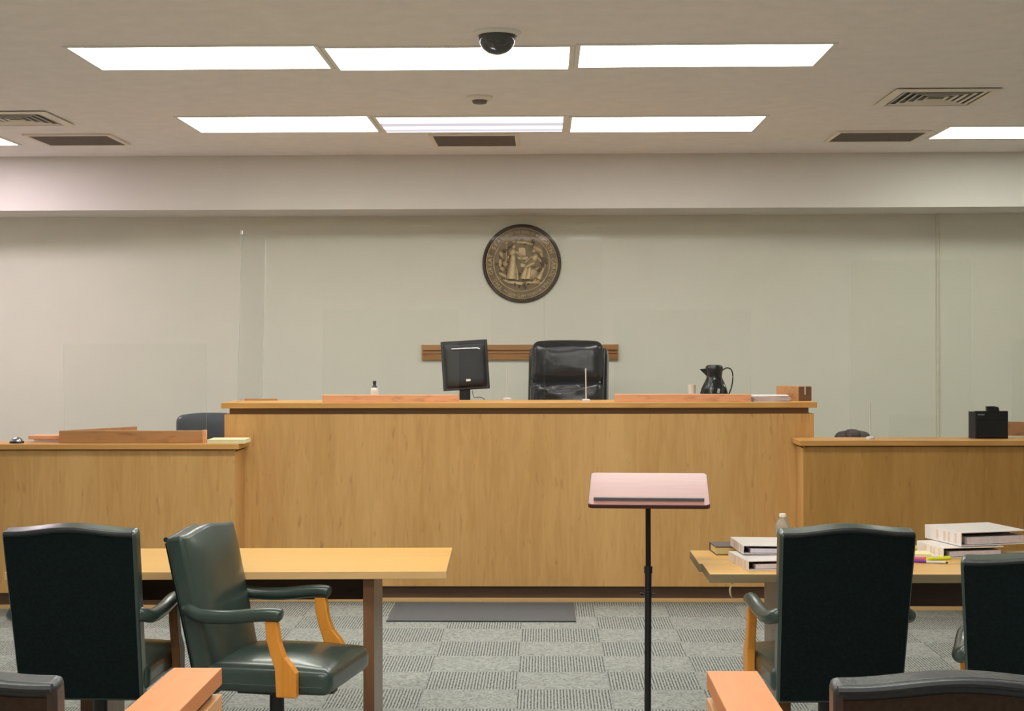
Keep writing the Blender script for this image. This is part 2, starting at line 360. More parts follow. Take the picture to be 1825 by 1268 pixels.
def grille(cnr, label):
    x0, x1, y0, y1 = cnr
    t = thing('return_grille', label, 'vent', ((x0+x1)/2, (y0+y1)/2, CEIL-.002)); X, Y = (x1-x0)/2, (y1-y0)/2
    fb = B(); fr = .03
    for q in ((-X-fr, X+fr, -Y-fr, -Y), (-X-fr, X+fr, Y, Y+fr), (-X-fr, -X, -Y, Y), (X, X+fr, -Y, Y)): box(fb, *q, -.012, .002)
    obj('frame', fb, M['vent'], t, bevel=.003)
    obj('backing', bx(-X, X, -Y, Y, -.001, .002), M['grille_void'], t)
    n = 15
    for i in range(n):
        y = -Y+(i+.5)*2*Y/n
        obj('slat', bx(-X, X, -.009, .009, -.0008, .0008, T=Matrix.Translation((0, y, -.006)) @ Matrix.Rotation(math.radians(-24), 4, 'X')), M['grille'], t)
def gr(u0, u1, vn, vf): 
    return lens(u0, vn, u1, vf)
grille(gr(60, 182, 240, 256.5)[:0] + (onZ(48, 239.5, CEIL).x, onZ(190, 239.5, CEIL).x, onZ(120, 239.5, CEIL).y, onZ(120, 256.5, CEIL).y), 'dark return grille beside the troffer on the far left')
grille((onZ(771, 239, CEIL).x, onZ(917, 239, CEIL).x, onZ(850, 239, CEIL).y, onZ(850, 258, CEIL).y), 'dark return grille directly beyond the middle troffer')
grille((onZ(1500, 233.5, CEIL).x, onZ(1651, 233.5, CEIL).x, onZ(1570, 233.5, CEIL).y, onZ(1570, 249.5, CEIL).y), 'dark return grille on the right, left of the cut-off troffer')
def diffuser(cx_, cy_, s, label):
    t = thing('air_diffuser', label, 'vent', (cx_, cy_, CEIL))
    def ring(a, z0, wdt, zz):
        bm = B(); vs = []
        for (q, z) in ((a, zz), (a, zz-.004), (a-wdt, z0-.004), (a-wdt, z0)):
            vs.append([bm.verts.new((sx*q, sy*q, z)) for sx, sy in ((-1, -1), (1, -1), (1, 1), (-1, 1))])
        for k in range(4):
            r0, r1 = vs[k], vs[(k+1) % 4]
            for i in range(4): bm.faces.new((r0[i], r0[(i+1) % 4], r1[(i+1) % 4], r1[i]))
        return bm
    obj('frame', ring(s, -.012, .05, -.006), M['vent'], t)
    obj('backing', bx(-s+.04, s-.04, -s+.04, s-.04, -.002, 0), M['black'], t)
    for k in range(5):
        q = s-.065-k*.043
        obj('vane', ring(q, -.006, .012, -.010), M['vent'], t)
    return t
p = onZ(1668, 172, CEIL); diffuser(p.x, p.y, .30, 'square louvred air diffuser on the right of the ceiling')
p = onZ(75, 197, CEIL); diffuser(p.x-.27, p.y+.29, .29, 'square louvred air diffuser cut by the left edge')
# dome camera
p = onZ(886, 57.5, CEIL)
t = thing('dome_camera', 'smoked dome camera on a white ring in front of the near ceiling lights', 'camera', (p.x, p.y, CEIL))
bm = B(); lathe(bm, [(.112, 0), (.112, -.008), (.104, -.016), (.09, -.018), (.09, -.01)], seg=40); obj('ring', bm, M['fixture'], t, smooth=True)
bm = B(); lathe(bm, [(.085, -.012), (.085, -.03), (.08, -.055), (.066, -.078), (.045, -.094), (.02, -.1025), (.001, -.104)], seg=36); obj('dome', bm, M['smoked'], t, smooth=True)
bm = B(); cyl(bm, (0, 0, -.012), (0, 0, -.04), .05); ball(bm, (.01, -.01, -.055), .032); obj('lens_module', bm, M['blackg'], t, smooth=True)
p = onZ(855, 172, CEIL)
t = thing('smoke_detector', 'small round white smoke detector between the two light rows', 'detector', (p.x, p.y, CEIL))
bm = B(); lathe(bm, [(.078, 0), (.078, -.012), (.07, -.02), (.05, -.024)], seg=36); obj('body', bm, M['vent'], t, smooth=True)
bm = B(); lathe(bm, [(.046, -.022), (.04, -.04), (.03, -.043), (.001, -.043)], seg=28); obj('sensor_cap', bm, M['grille'], t, smooth=True)

# ================================================================== BENCH AND COUNTERS
def xat(u, y, v=800): return onY(u, v, y).x
bl, br = xat(400, BENCH_Y), xat(1450.5, BENCH_Y)
BT = 1.298                                              # top of the bench ledge
t = thing('judge_bench', 'tall central bench faced in honey maple veneer', 'bench', ((bl+br)/2, BENCH_Y, 0)); W = (br-bl)/2
cx0 = (bl+br)/2
obj('front_panel', bx(-W, W, 0, .02, .106, BT-.076), M['veneer'], t)
for s in (-1, 1): obj('side_panel', bx(s*W-(.02 if s > 0 else 0), s*W+(.02 if s < 0 else 0), .02, .5, .02, BT-.076), M['veneer'], t)
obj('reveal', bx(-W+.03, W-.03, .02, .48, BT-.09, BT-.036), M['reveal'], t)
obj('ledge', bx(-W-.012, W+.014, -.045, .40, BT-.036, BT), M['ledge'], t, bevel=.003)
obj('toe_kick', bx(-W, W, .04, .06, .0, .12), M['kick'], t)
obj('base_strip', bx(-W, W, .018, .04, 0, .026), M['edge'], t, bevel=.003)
obj('worktop', bx(-W+.02, W-.02, .38, .86, BT-.24, BT-.21), M['ledge'], t)
obj('back_board', bx(-W+.02, W-.02, .40, .42, BT-.21, BT-.04), M['veneer'], t)
obj('pedestal', bx(-W+.1, -W+.6, .44, .84, .41, BT-.24), M['veneer'], t); obj('pedestal', bx(W-.6, W-.1, .44, .84, .41, BT-.24), M['veneer'], t)
# lower counters, standing a little forward of the bench
CYf = 9.30
def counter(x0, x1, top, label, dark, side):
    t = thing('side_counter', label, 'counter', ((x0+x1)/2, CYf, 0)); W = (x1-x0)/2
    obj('front_panel', bx(-W, W, 0, .02, .106, top-.042), M[dark], t)
    ex = -W if side > 0 else W
    obj('side_panel', bx(min(ex, ex+side*.02), max(ex, ex+side*.02), .021, .278, 0, top-.052), M['veneer'], t)
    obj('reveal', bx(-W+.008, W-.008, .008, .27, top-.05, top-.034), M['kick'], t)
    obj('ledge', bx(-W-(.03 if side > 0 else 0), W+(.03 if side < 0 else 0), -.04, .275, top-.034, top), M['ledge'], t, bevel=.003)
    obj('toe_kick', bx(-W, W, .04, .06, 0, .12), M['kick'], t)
    obj('base_strip', bx(-W, W, .018, .04, 0, .026), M['edge'], t, bevel=.003)
    return t
LT = onY(300, 792, CYf-.04).z; RT = onY(1560, 785.5, CYf-.04).z
lx1 = xat(419, CYf); rx0 = xat(1432, CYf)
lc = counter(-5.2, lx1, LT, 'lower wooden counter to the left of the tall bench', 'veneer', -1)
rc = counter(rx0, 5.1, RT, 'lower wooden counter to the right of the tall bench', 'veneer_dark', 1)
# returns of the counter tops behind the front ledge, beside the bench
obj('worktop', bx(-5.2-lc.location.x, bl-.02-lc.location.x, .2751, .55, LT-.17, LT-.14), M['ledge'], lc)
obj('worktop', bx(br+.02-rc.location.x, 5.1-rc.location.x, .2751, .55, RT-.17, RT-.14), M['ledge'], rc)
obj('back_panel', bx(-5.2-lc.location.x, bl-.02-lc.location.x, .5, .52, .41, LT-.17), M['veneer'], lc)
obj('back_panel', bx(br+.02-rc.location.x, 5.1-rc.location.x, .5, .52, .41, RT-.17), M['veneer'], rc)

# floor mat
a, b = onZ(688, 1109, 0), onZ(1027, 1109, 0); yf = 9.56
t = B(); x0, x1, y0 = a.x, b.x, a.y
vs0 = [(x0, y0), (x1, y0), (x1, yf), (x0, yf)]; r0 = [t.verts.new((x, y, .0)) for x, y in vs0]; r1 = [t.verts.new((x, y, .004)) for x, y in vs0]
i = .05; r2 = [t.verts.new((x, y, .012)) for x, y in ((x0+i, y0+i), (x1-i, y0+i), (x1-i, yf-i), (x0+i, yf-i))]
t.faces.new(r0[::-1]); t.faces.new(r2)
for A, Bb in ((r0, r1), (r1, r2)):
    for k in range(4): t.faces.new((A[k], A[(k+1) % 4], Bb[(k+1) % 4], Bb[k]))
fm = obj('floor_mat', t, M['mat_rub']); tag(fm, 'grey rubber mat with sloped edges on the carpet in front of the bench', 'mat')
obj('edge_strip', bx(x0+.001, x1-.001, y0-.003, y0+.006, 0, .0075), M['mat_edge'], fm)

# ================================================================== GREAT SEAL
def text_bm(s, size, depth):
    c = bpy.data.curves.new('t', 'FONT'); c.body = s; c.size = size; c.extrude = depth; c.align_x = 'CENTER'; c.resolution_u = 2
    o = bpy.data.objects.new('t', c); COL.objects.link(o); dg = bpy.context.evaluated_depsgraph_get()
    me = bpy.data.meshes.new_from_object(o.evaluated_get(dg)); bpy.data.objects.remove(o); bpy.data.curves.remove(c); return me
p = onY(930, 470, WALL_Y); SR = .316
s = thing('wall_seal', 'round bronze state seal hung on the wall above the black chair', 'seal', (p.x, WALL_Y, p.z))
TX = Matrix.Rotation(PI/2, 4, 'X')                      # local +z of a lathe -> toward the viewer (-y)
bm = B(); lathe(bm, [(SR*.97, 0), (SR*.97, .012), (SR*.9, .016), (.001, .016)], seg=72, T=TX); obj('disc', bm, M['bronze_dark'], s, smooth=True)
def torus(R, r, z, name, mt):
    bm = B(); n, k = 72, 8; rg = []
    for i in range(n):
        a = 2*PI*i/n; rg.append([bm.verts.new(TX @ Vector(((R+r*math.cos(2*PI*j/k))*math.cos(a), (R+r*math.cos(2*PI*j/k))*math.sin(a), z+r*math.sin(2*PI*j/k)))) for j in range(k)])
    for i in range(n):
        for j in range(k): bm.faces.new((rg[i][j], rg[(i+1) % n][j], rg[(i+1) % n][(j+1) % k], rg[i][(j+1) % k]))
    return obj(name, bm, mt, s, smooth=True)
torus(SR*.965, SR*.042, .014, 'rim', M['bronze_dark']); torus(SR*.905, SR*.013, .018, 'bead', M['bronze_hi']); torus(SR*.715, SR*.016, .019, 'inner_ring', M['bronze_hi'])
bm = B(); lathe(bm, [(SR*.9, .0155), (SR*.9, .019), (SR*.73, .019), (SR*.73, .0155)], seg=72, T=TX); obj('letter_band', bm, M['bronze'], s)
letters = B()
def arc(word, a0, a1, size=.047, flip=False):
    n = len(word)
    for i, ch in enumerate(word):
        if ch == ' ': continue
        a = math.radians(a0+(a1-a0)*(i+.5)/n); me = text_bm(ch, size, .004)
        rot = a-PI/2 if not flip else a+PI/2
        rad = SR*.765 if not flip else SR*.868
        T = TX @ Matrix.Translation((rad*math.cos(a), rad*math.sin(a), .0205)) @ Matrix.Rotation(rot, 4, 'Z')
        me.transform(T); letters.from_mesh(me); bpy.data.meshes.remove(me)
arc('THE GREAT SEAL', 232, 124); arc('OF THE STATE OF', 112, 66, .034); arc('NORTH CAROLINA', 56, -50); arc('ESSE QUAM VIDERI', 246, 300, .034, True)
for a in (118, 61, 239, -56):
    a = math.radians(a); box(letters, -.012, .012, -.004, .004, 0, .004, T=TX @ Matrix.Translation((SR*.815*math.cos(a), SR*.815*math.sin(a), .019)) @ Matrix.Rotation(a-PI/2, 4, 'Z'))
obj('lettering', letters, M['bronze_hi'], s)
bm = B(); lathe(bm, [(SR*.70, .0155), (SR*.70, .018), (.001, .018)], seg=64, T=TX); obj('field', bm, M['bronze'], s)
def rel(name, items, mt='bronze_hi'):
    """relief figures from flattened blobs and bars on the seal face, unit = seal radius"""
    bm = B()
    for it in items:
        if it[0] == 'e':
            _, x, y, rx, ry, rot = it
            T = Matrix.Translation((x*SR, -.018, y*SR)) @ Matrix.Rotation(-math.radians(rot), 4, 'Y')
            ball(bm, (0, 0, 0), 1, (rx*SR, min(.02, min(rx, ry)*SR*.95), ry*SR), T=T, seg=14)
        elif it[0] == 'b':
            _, x0, y0, x1, y1, w0, w1 = it
            v = cyl(bm, (x0*SR, -.019, y0*SR), (x1*SR, -.019, y1*SR), w0*SR, w1*SR, 10)
        elif it[0] == 'p':
            pl = [(q[0]*SR, q[1]*SR) for q in it[1]]; prism(bm, pl, -.017, -.017-it[2], 'Y')
    return obj(name, bm, M[mt], s, smooth=True)
rel('ground', [('p', [(-.62, -.34), (-.35, -.5), (0, -.55), (.35, -.5), (.56, -.38), (.4, -.44), (0, -.48), (-.3, -.45)], .005), ('e', -.48, -.3, .14, .06, -30), ('e', .25, -.5, .3, .03, 0)])
rel('standing_figure', [('e', -.2, .42, .05, .06, 0), ('e', -.22, .27, .09, .12, 0), ('b', -.21, .2, -.26, -.4, .07, .15), ('b', -.15, -.05, -.12, -.42, .04, .06), ('b', -.14, .3, .02, .12, .035, .02), ('b', -.27, .3, -.36, .12, .035, .025), ('e', -.26, -.2, .05, .2, 8), ('b', -.33, -.1, -.35, -.42, .02, .03)])
rel('liberty_pole', [('b', -.42, -.4, -.38, .5, .012, .012), ('e', -.38, .52, .05, .035, 20)])
rel('seated_figure', [('e', .31, .31, .055, .065, 0), ('e', .34, .13, .085, .13, -14), ('b', .28, .18, .08, .02, .035, .02), ('b', .38, .18, .52, 0, .035, .02), ('b', .33, .0, .1, -.1, .075, .06), ('b', .11, -.1, .04, -.4, .055, .1), ('b', .2, -.1, .16, -.4, .05, .1), ('e', .26, -.27, .15, .16, 0)])
rel('horn_of_plenty', [('b', .42, -.4, .52, -.22, .09, .05), ('b', .52, -.22, .6, -.02, .05, .012), ('e', .36, -.42, .05, .04, 0), ('e', .42, -.45, .04, .035, 0), ('b', .3, -.22, .44, -.1, .02, .035)])
rel('ship', [('p', [(-.08, .1), (.12, .1), (.17, .17), (-.12, .17)], .004), ('b', 0, .17, 0, .45, .01, .008), ('p', [(-.09, .2), (.1, .2), (.08, .4), (-.07, .4)], .005), ('b', .1, .17, .1, .38, .008, .006)])
rel('clouds', [('e', .02, .53, .16, .05, 0), ('e', .2, .5, .1, .05, -20), ('e', .42, .35, .16, .09, -38), ('e', .5, .22, .1, .05, -60), ('e', -.15, .56, .1, .035, 8), ('e', -.52, .22, .06, .12, 20), ('e', -.55, 0, .05, .13, 0)])
fol = []
rf = random.Random(9)
for k in range(46):
    a = rf.uniform(0, 2*PI); q = rf.uniform(.5, .64); fol.append(('e', q*math.cos(a), q*math.sin(a), rf.uniform(.02, .05), rf.uniform(.03, .07), rf.uniform(0, 180)))
for k in range(16): fol.append(('e', rf.uniform(-.56, -.32), rf.uniform(-.42, .4), rf.uniform(.02, .045), rf.uniform(.04, .08), rf.uniform(-40, 40)))
for k in range(9): fol.append(('e', rf.uniform(-.1, .12), rf.uniform(-.45, -.15), rf.uniform(.02, .04), rf.uniform(.02, .05), rf.uniform(0, 90)))
rel('foliage', fol, 'bronze')
rel('scroll', [('p', [(-.02, .0), (.14, -.04), (.12, -.12), (-.03, -.08)], .006), ('e', -.42, -.02, .07, .09, 10), ('e', -.5, -.14, .06, .08, 40)])

# ================================================================== CHAIRS
def back_mesh(wb, wt, z0, z1, thick, crown, puff, T, nu=20, nv=18):
    """camel-back panel: front face puffed, soft edges"""
    bm = B()
    def P(u, v, f):
        hw = (wb+(wt-wb)*v)/2
        top = crown*(.5+.5*math.cos(PI*min(1, abs(u)*1.12)))
        z = z0+(z1-z0)*v+top*v**3
        # round the corners and side edges
        y = f*thick/2
        if f > 0: y += puff*(1-abs(u)**4)*(1-abs(2*v-1)**5)
        return Vector((u*hw, y, z))
    gr = {}
    for f in (-1, 1):
        for i in range(nu+1):
            for j in range(nv+1):
                u, v = -1+2*i/nu, j/nv
                gr[f, i, j] = bm.verts.new(P(u, v, f))
        for i in range(nu):
            for j in range(nv): bm.faces.new((gr[f, i, j], gr[f, i+1, j], gr[f, i+1, j+1], gr[f, i, j+1]))
    loop = [(i, 0) for i in range(nu)] + [(nu, j) for j in range(nv)] + [(i, nv) for i in range(nu, 0, -1)] + [(0, j) for j in range(nv, 0, -1)]
    for k in range(len(loop)):
        a, b = loop[k], loop[(k+1) % len(loop)]
        bm.faces.new((gr[-1, *a], gr[-1, *b], gr[1, *b], gr[1, *a]))
    if T is not None: bmesh.ops.transform(bm, matrix=T, verts=bm.verts)
    return bm
ARM_GROUP = 'green leather armchairs at the counsel tables'
def make_armchair(label, loc, rz, wood_m='arm_wood', drop=0):
    """faces +Y; origin on the floor below the seat"""
    t = thing('office_armchair', label, 'chair', loc, rz, ARM_GROUP)
    tilt = Matrix.Translation((0, -.21, .44)) @ Matrix.Rotation(math.radians(12), 4, 'X') @ Matrix.Translation((0, 0, -.44))
    bm = back_mesh(.47, .50, .345, 1.010-drop, .075, .018, .03, tilt); obj('backrest', bm, M['leather'], t, smooth=True, bevel=.016, seg=3)
    # cloth panel on the rear, framed by the leather edge
    T2 = tilt @ Matrix.Translation((0, -.0395, 0))
    bm = back_mesh(.45, .477, .36, .992-drop, .006, .018, 0, T2); bp = obj('back_panel', bm, M['leather_back'], t, smooth=True)
    bp['label'] = 'matt black-green cloth back'
    # worn piping roll along the top edge
    pts = []
    for k in range(25):
        u = -1+2*k/24; pts.append(tilt @ Vector((u*.238, -.036, 1.005-drop+.018*(.5+.5*math.cos(PI*min(1, abs(u)*1.12))))))
    bm = B(); sweep(bm, pts, .011, .010, 8); obj('top_roll', bm, M['leather_trim'], t, smooth=True)
    bm = B(); rbox(bm, .50, .515, .10, .035, Matrix.Translation((0, .045, .42)), cuts=12, crown=(0, 0, .035), power=2)
    obj('seat', bm, M['leather'], t, smooth=True)
    bm = B(); 
    sweep(bm, [Vector((x*.245, .045+y*.25, .405)) for x, y in [(-1, -.9), (-1, .9), (-.92, 1), (.92, 1), (1, .9), (1, -.9)]], .006, .005, 6)
    obj('seat_welt', bm, M['leather'], t, smooth=True)
    for sx in (-1, 1):
        ctrl = [(sx*.215, -.27, .682), (sx*.243, -.255, .674), (sx*.262, -.20, .658), (sx*.266, -.08, .658), (sx*.268, .04, .672), (sx*.268, .10, .674), (sx*.268, .125, .668)]
        pts = spline(ctrl, 5); n = len(pts)
        rx = [(.02 if i < 3 else .028)*(1 if i < n-2 else (.85 if i == n-2 else .5)) for i in range(n)]
        rz_ = [.026*(1 if i < n-2 else (.85 if i == n-2 else .5)) for i in range(n)]
        bm = B(); sweep(bm, pts, rx, rz_, 14); obj('armrest', bm, M['leather'], t, smooth=True)
        poly = [(-.023, .65), (-.018, .59), (-.003, .53), (.016, .475), (.021, .37), (.1, .37), (.1, .463), (.085, .487), (.055, .52), (.036, .571), (.024, .65)]
        bm = B(); prism(bm, [(y+.085, z) for y, z in poly], sx*.251, sx*.285, 'X'); obj('arm_support', bm, M[wood_m], t, bevel=.005)
    bm = B(); box(bm, -.11, .11, -.12, .12, .335, .37); box(bm, -.03, .03, .05, .24, .33, .35)
    obj('tilt_mechanism', bm, M['black'], t, bevel=.005)
    bm = B(); cyl(bm, (0, 0, .08), (0, 0, .34), .028); cyl(bm, (0, 0, .08), (0, 0, .2), .036); obj('gas_post', bm, M['black'], t, smooth=True)
    for k in range(5):
        a = 2*PI*k/5+.3; c, s_ = math.cos(a), math.sin(a)
        bm = B(); sweep(bm, spline([(c*.02, s_*.02, .11), (c*.16, s_*.16, .105), (c*.3, s_*.3, .08)], 4), .022, .018, 10)
        lg = obj('leg', bm, M['arm_wood_dark'], t, smooth=True)
        bm = B(); px, py = c*.3, s_*.3
        for q in (-1, 1): cyl(bm, (px-s_*.008*q, py+c*.008*q, .028), (px-s_*.024*q, py+c*.024*q, .028), .028, None, 18)
        cyl(bm, (px, py, .03), (px, py, .08), .009); obj('caster', bm, M['black'], lg, smooth=True)
    return t
ch = make_armchair('green leather armchair seen from behind at the left table', (-1.735, 5.745, 0), math.radians(-1.5), 'arm_wood_dark')
make_armchair('green leather armchair turned sideways to the right at the left table', (-1.045, 5.755, 0), math.radians(-101), drop=.05)
c3 = make_armchair('green leather armchair seen from behind, in front of white binders at the right table', (1.082, 5.745, 0), math.radians(3))
dup(c3, (1.672, 4.97, 0), math.radians(-20), 'green leather armchair cut by the right edge, nearer than its neighbour')
def make_gallery(label, loc, rz):
    t = thing('side_chair', label, 'chair', loc, rz, 'brown-backed chairs behind the wooden bar')
    tilt = Matrix.Translation((0, -.21, .44)) @ Matrix.Rotation(math.radians(7), 4, 'X') @ Matrix.Translation((0, 0, -.44))
    bm = back_mesh(.455, .485, .40, 1.036, .07, .016, .03, tilt); obj('backrest', bm, M['leather_trim'], t, smooth=True, bevel=.016, seg=3)
    bm = back_mesh(.43, .452, .415, 1.012, .006, .014, 0, tilt @ Matrix.Translation((0, -.037, 0))); o = obj('back_panel', bm, M['cloth_brown'], t, smooth=True); o['label'] = 'dark brown cloth back'
    pts = [tilt @ Vector(((-1+k/12)*.236, -.034, 1.030+.016*(.5+.5*math.cos(PI*min(1, abs(-1+k/12)*1.12))))) for k in range(25)]
    bm = B(); sweep(bm, pts, .012, .009, 8); obj('top_roll', bm, M['leather_trim'], t, smooth=True)
    bm = B(); rbox(bm, .48, .50, .10, .035, Matrix.Translation((0, .045, .42)), cuts=10, crown=(0, 0, .03)); obj('seat', bm, M['leather_trim'], t, smooth=True)
    for sx in (-1, 1):
        for y in (-.19, .25):
            bm = B(); prism(bm, [(y-.02, 0), (y+.02, 0), (y+.025, .38), (y-.025, .38)], sx*.19-.022, sx*.19+.022, 'X'); obj('leg', bm, M['arm_wood_dark'], t, bevel=.003)
    return t
g1 = make_gallery('dark brown chair back with worn leather top at the lower right', (.79, 3.13, 0), 0)
xg = xat(122, 2.85, 1210)-.257
dup(g1, (xg, 3.13, 0), 0, 'dark brown chair back cut by the lower left corner')

# judge's chair
JY = 10.85
p = onY(1003, 700, JY)
t = thing('executive_chair', 'black leather high-back chair behind the tall bench', 'chair', (p.x, JY, .40), math.radians(180-9))
# faces -Y (toward the court); local front = +Y
tl = Matrix.Translation((0, -.18, .5)) @ Matrix.Rotation(math.radians(8), 4, 'X') @ Matrix.Translation((0, 0, -.5))
def zrel(v, y=JY-.1): return onY(1003, v, y).z-.40
zt, zm = zrel(612), zrel(683)
bm = B(); rbox(bm, .54, .15, zt-zm+.02, .06, tl @ Matrix.Translation((0, .02, (zt+zm)/2+.005)), cuts=14, crown=(0, .03, .012), power=2.4, wrink=.006); obj('headrest', bm, M['leather_black'], t, smooth=True)
bm = B(); rbox(bm, .55, .16, .30, .06, tl @ Matrix.Translation((0, .02, zm-.145)), cuts=18, crown=(0, .03, 0), wrink=.016); obj('backrest', bm, M['leather_black'], t, smooth=True)
bm = B(); rbox(bm, .53, .16, .30, .06, tl @ Matrix.Translation((0, .02, zm-.42)), cuts=10, crown=(0, .03, 0), wrink=.01); obj('lumbar_cushion', bm, M['leather_black'], t, smooth=True)
for sx in (-1, 1):
    bm = B(); rbox(bm, .05, .15, zt-.42, .024, tl @ Matrix.Translation((sx*.272, -.05, (zt+.42)/2-.03)), cuts=8); obj('side_wing', bm, M['leather_black'], t, smooth=True)
bm = B(); rbox(bm, .54, .54, .13, .05, Matrix.Translation((0, .05, .46)), cuts=10, crown=(0, 0, .03)); obj('seat', bm, M['leather_black'], t, smooth=True)
for sx in (-1, 1):
    bm = B(); sweep(bm, spline([(sx*.3, -.16, .66), (sx*.31, 0, .67), (sx*.31, .2, .65)], 5), .035, .025, 12); obj('armrest', bm, M['leather_black'], t, smooth=True)
    bm = B(); sweep(bm, spline([(sx*.3, .1, .65), (sx*.3, .12, .52), (sx*.25, .05, .41)], 5), .02, .02, 10); obj('arm_bracket', bm, M['black'], t, smooth=True)
bm = B(); cyl(bm, (0, 0, .07), (0, 0, .41), .03); obj('gas_post', bm, M['black'], t, smooth=True)
for k in range(5):
    a = 2*PI*k/5+.3; c, s_ = math.cos(a), math.sin(a)
    bm = B(); sweep(bm, [(c*.02, s_*.02, .1), (c*.28, s_*.28, .07)], .024, .018, 10); lg = obj('leg', bm, M['black'], t, smooth=True)
    bm = B(); cyl(bm, (c*.28-s_*.02, s_*.28+c*.02, .028), (c*.28+s_*.02, s_*.28-c*.02, .028), .028); cyl(bm, (c*.28, s_*.28, .03), (c*.28, s_*.28, .07), .009); obj('caster', bm, M['black'], lg, smooth=True)

def clerk_chair(u, vtop, y, wpx, label, mt, lobes=False, rz=180):
    p = onY(u, vtop, y); wd = wpx*y/F; t = thing('task_chair', label, 'chair', (p.x, y, .40), math.radians(rz)); zt = p.z-.40
    bm = B()
    if lobes:
        # humped top: two soft side lobes and a taller head pad between them
        rbox(bm, wd, .09, .40, .042, Matrix.Translation((0, -.2, zt-.228)), cuts=10, crown=(0, .02, .02))
        rbox(bm, wd*.48, .10, .20, .048, Matrix.Translation((wd*.02, -.19, zt-.10)), cuts=10, crown=(0, .01, .0))
    else: rbox(bm, wd, .09, .46, .044, Matrix.Translation((0, -.2, zt-.245)), cuts=12, crown=(0, .03, .025))
    obj('backrest', bm, M[mt], t, smooth=True)
    bm = B(); rbox(bm, .48, .48, .09, .035, Matrix.Translation((0, .05, zt-.60)), cuts=8, crown=(0, 0, .02)); obj('seat', bm, M[mt], t, smooth=True)
    bm = B(); sweep(bm, spline([(0, -.25, zt-.3), (0, -.26, zt-.5), (0, -.1, zt-.645), (0, .02, zt-.655)], 5), .03, .012, 8); obj('back_bracket', bm, M['black'], t, smooth=True)
    zs = zt-.65
    if zs > .1:
        bm = B(); cyl(bm, (0, 0, .05), (0, 0, zs), .028); obj('gas_post', bm, M['black'], t, smooth=True)
    for k in range(5):
        a = 2*PI*k/5+.3; c, s_ = math.cos(a), math.sin(a)
        bm = B(); sweep(bm, [(0, 0, .07), (c*.26, s_*.26, .055)], .02, .014, 8); lg = obj('leg', bm, M['black'], t, smooth=True)
        bm = B(); cyl(bm, (c*.26-s_*.02, s_*.26+c*.02, .025), (c*.26+s_*.02, s_*.26-c*.02, .025), .025); cyl(bm, (c*.26, s_*.26, .025), (c*.26, s_*.26, .06), .008); obj('caster', bm, M['black'], lg, smooth=True)
    return t
clerk_chair(365, 740, 10.35, 128, 'slate grey leather chair back beside the left end of the bench', 'leather_grey')
clerk_chair(1530, 768, 10.45, 66, 'dark taupe humped seat back just showing over the right counter', 'darkgrey', True)

# ================================================================== TABLES
def table_leg(x0, x1, y0, y1, par):
    bm = B(); box(bm, x0, x1, y0, y1, 0, .718)
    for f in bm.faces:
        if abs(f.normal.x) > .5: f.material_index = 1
    o = obj('leg', bm, [M['leg'], M['leg_side_shade']], par, bevel=.002); return o
t = thing('counsel_table', 'light wood counsel table on the left, bare topped', 'table', (-1.31, 6.36, 0), math.radians(1.6))
bm = B(); box(bm, -.90, .90, -.35, .35, .718, .75)
bm.normal_update()
for f in bm.faces:
    if abs(f.normal.z) < .5: f.material_index = 1
obj('tabletop', bm, [M['top'], M['edge']], t, bevel=.002)
table_leg(-.615, -.54, -.27, .15, t); table_leg(.552, .598, -.27, .15, t)
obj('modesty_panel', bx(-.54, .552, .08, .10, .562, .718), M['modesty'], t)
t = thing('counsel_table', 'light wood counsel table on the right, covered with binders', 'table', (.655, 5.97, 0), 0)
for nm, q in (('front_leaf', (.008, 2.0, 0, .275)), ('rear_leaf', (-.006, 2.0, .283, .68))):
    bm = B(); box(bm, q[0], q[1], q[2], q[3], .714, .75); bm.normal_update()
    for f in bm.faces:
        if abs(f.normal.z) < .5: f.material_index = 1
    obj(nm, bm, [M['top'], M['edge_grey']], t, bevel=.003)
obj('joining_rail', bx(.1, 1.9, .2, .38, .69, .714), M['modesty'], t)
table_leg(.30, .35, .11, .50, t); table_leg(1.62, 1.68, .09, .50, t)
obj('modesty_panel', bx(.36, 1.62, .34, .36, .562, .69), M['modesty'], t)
x = xat(1301, 6.0, 1040)-.655
bm = B(); sweep(bm, spline([(x+.008, .01, .712), (x-.004, .0, .69), (x-.002, -.01, .665), (x+.006, -.012, .655)], 4), .004, .0012, 8); obj('pull_strap', bm, M['strap'], t)

# ================================================================== LECTERN STAND
t = thing('music_stand', 'tall lectern stand with pinkish tilted desk between the tables', 'lectern', (.445, 6.38, 0), math.radians(-4))
Td = Matrix.Translation((.003, -.18, 1.0)) @ Matrix.Rotation(math.radians(15.5), 4, 'X')
def rrect(w, d, r, n=5):
    pts = []
    for cx_, cy_, a0 in ((w/2-r, d-r, 0), (-w/2+r, d-r, 90), (-w/2+r, r, 180), (w/2-r, r, 270)):
        for k in range(n+1):
            a = math.radians(a0+90*k/n); pts.append((cx_+r*math.cos(a), cy_+r*math.sin(a)))
    return pts
bm = B(); prism(bm, rrect(.510, .385, .022), -.014, 0, 'Z'); bmesh.ops.transform(bm, matrix=Td, verts=bm.verts); obj('desk_core', bm, M['desk_edge'], t)
bm = B(); prism(bm, rrect(.504, .379, .02), 0, .0025, 'Z'); bmesh.ops.transform(bm, matrix=Td @ Matrix.Translation((0, .003, 0)), verts=bm.verts); obj('desk_top', bm, M['desk_pink'], t)
bm = B(); box(bm, -.232, .232, .045, .058, .002, .016, T=Td); obj('paper_stop', bm, M['grey'], t, bevel=.002)
bm = B(); box(bm, -.05, .05, .13, .23, -.03, -.014, T=Td); cyl(bm, (0, 0, .98), (0, 0, 1.03), .02); obj('tilt_bracket', bm, M['pole'], t)
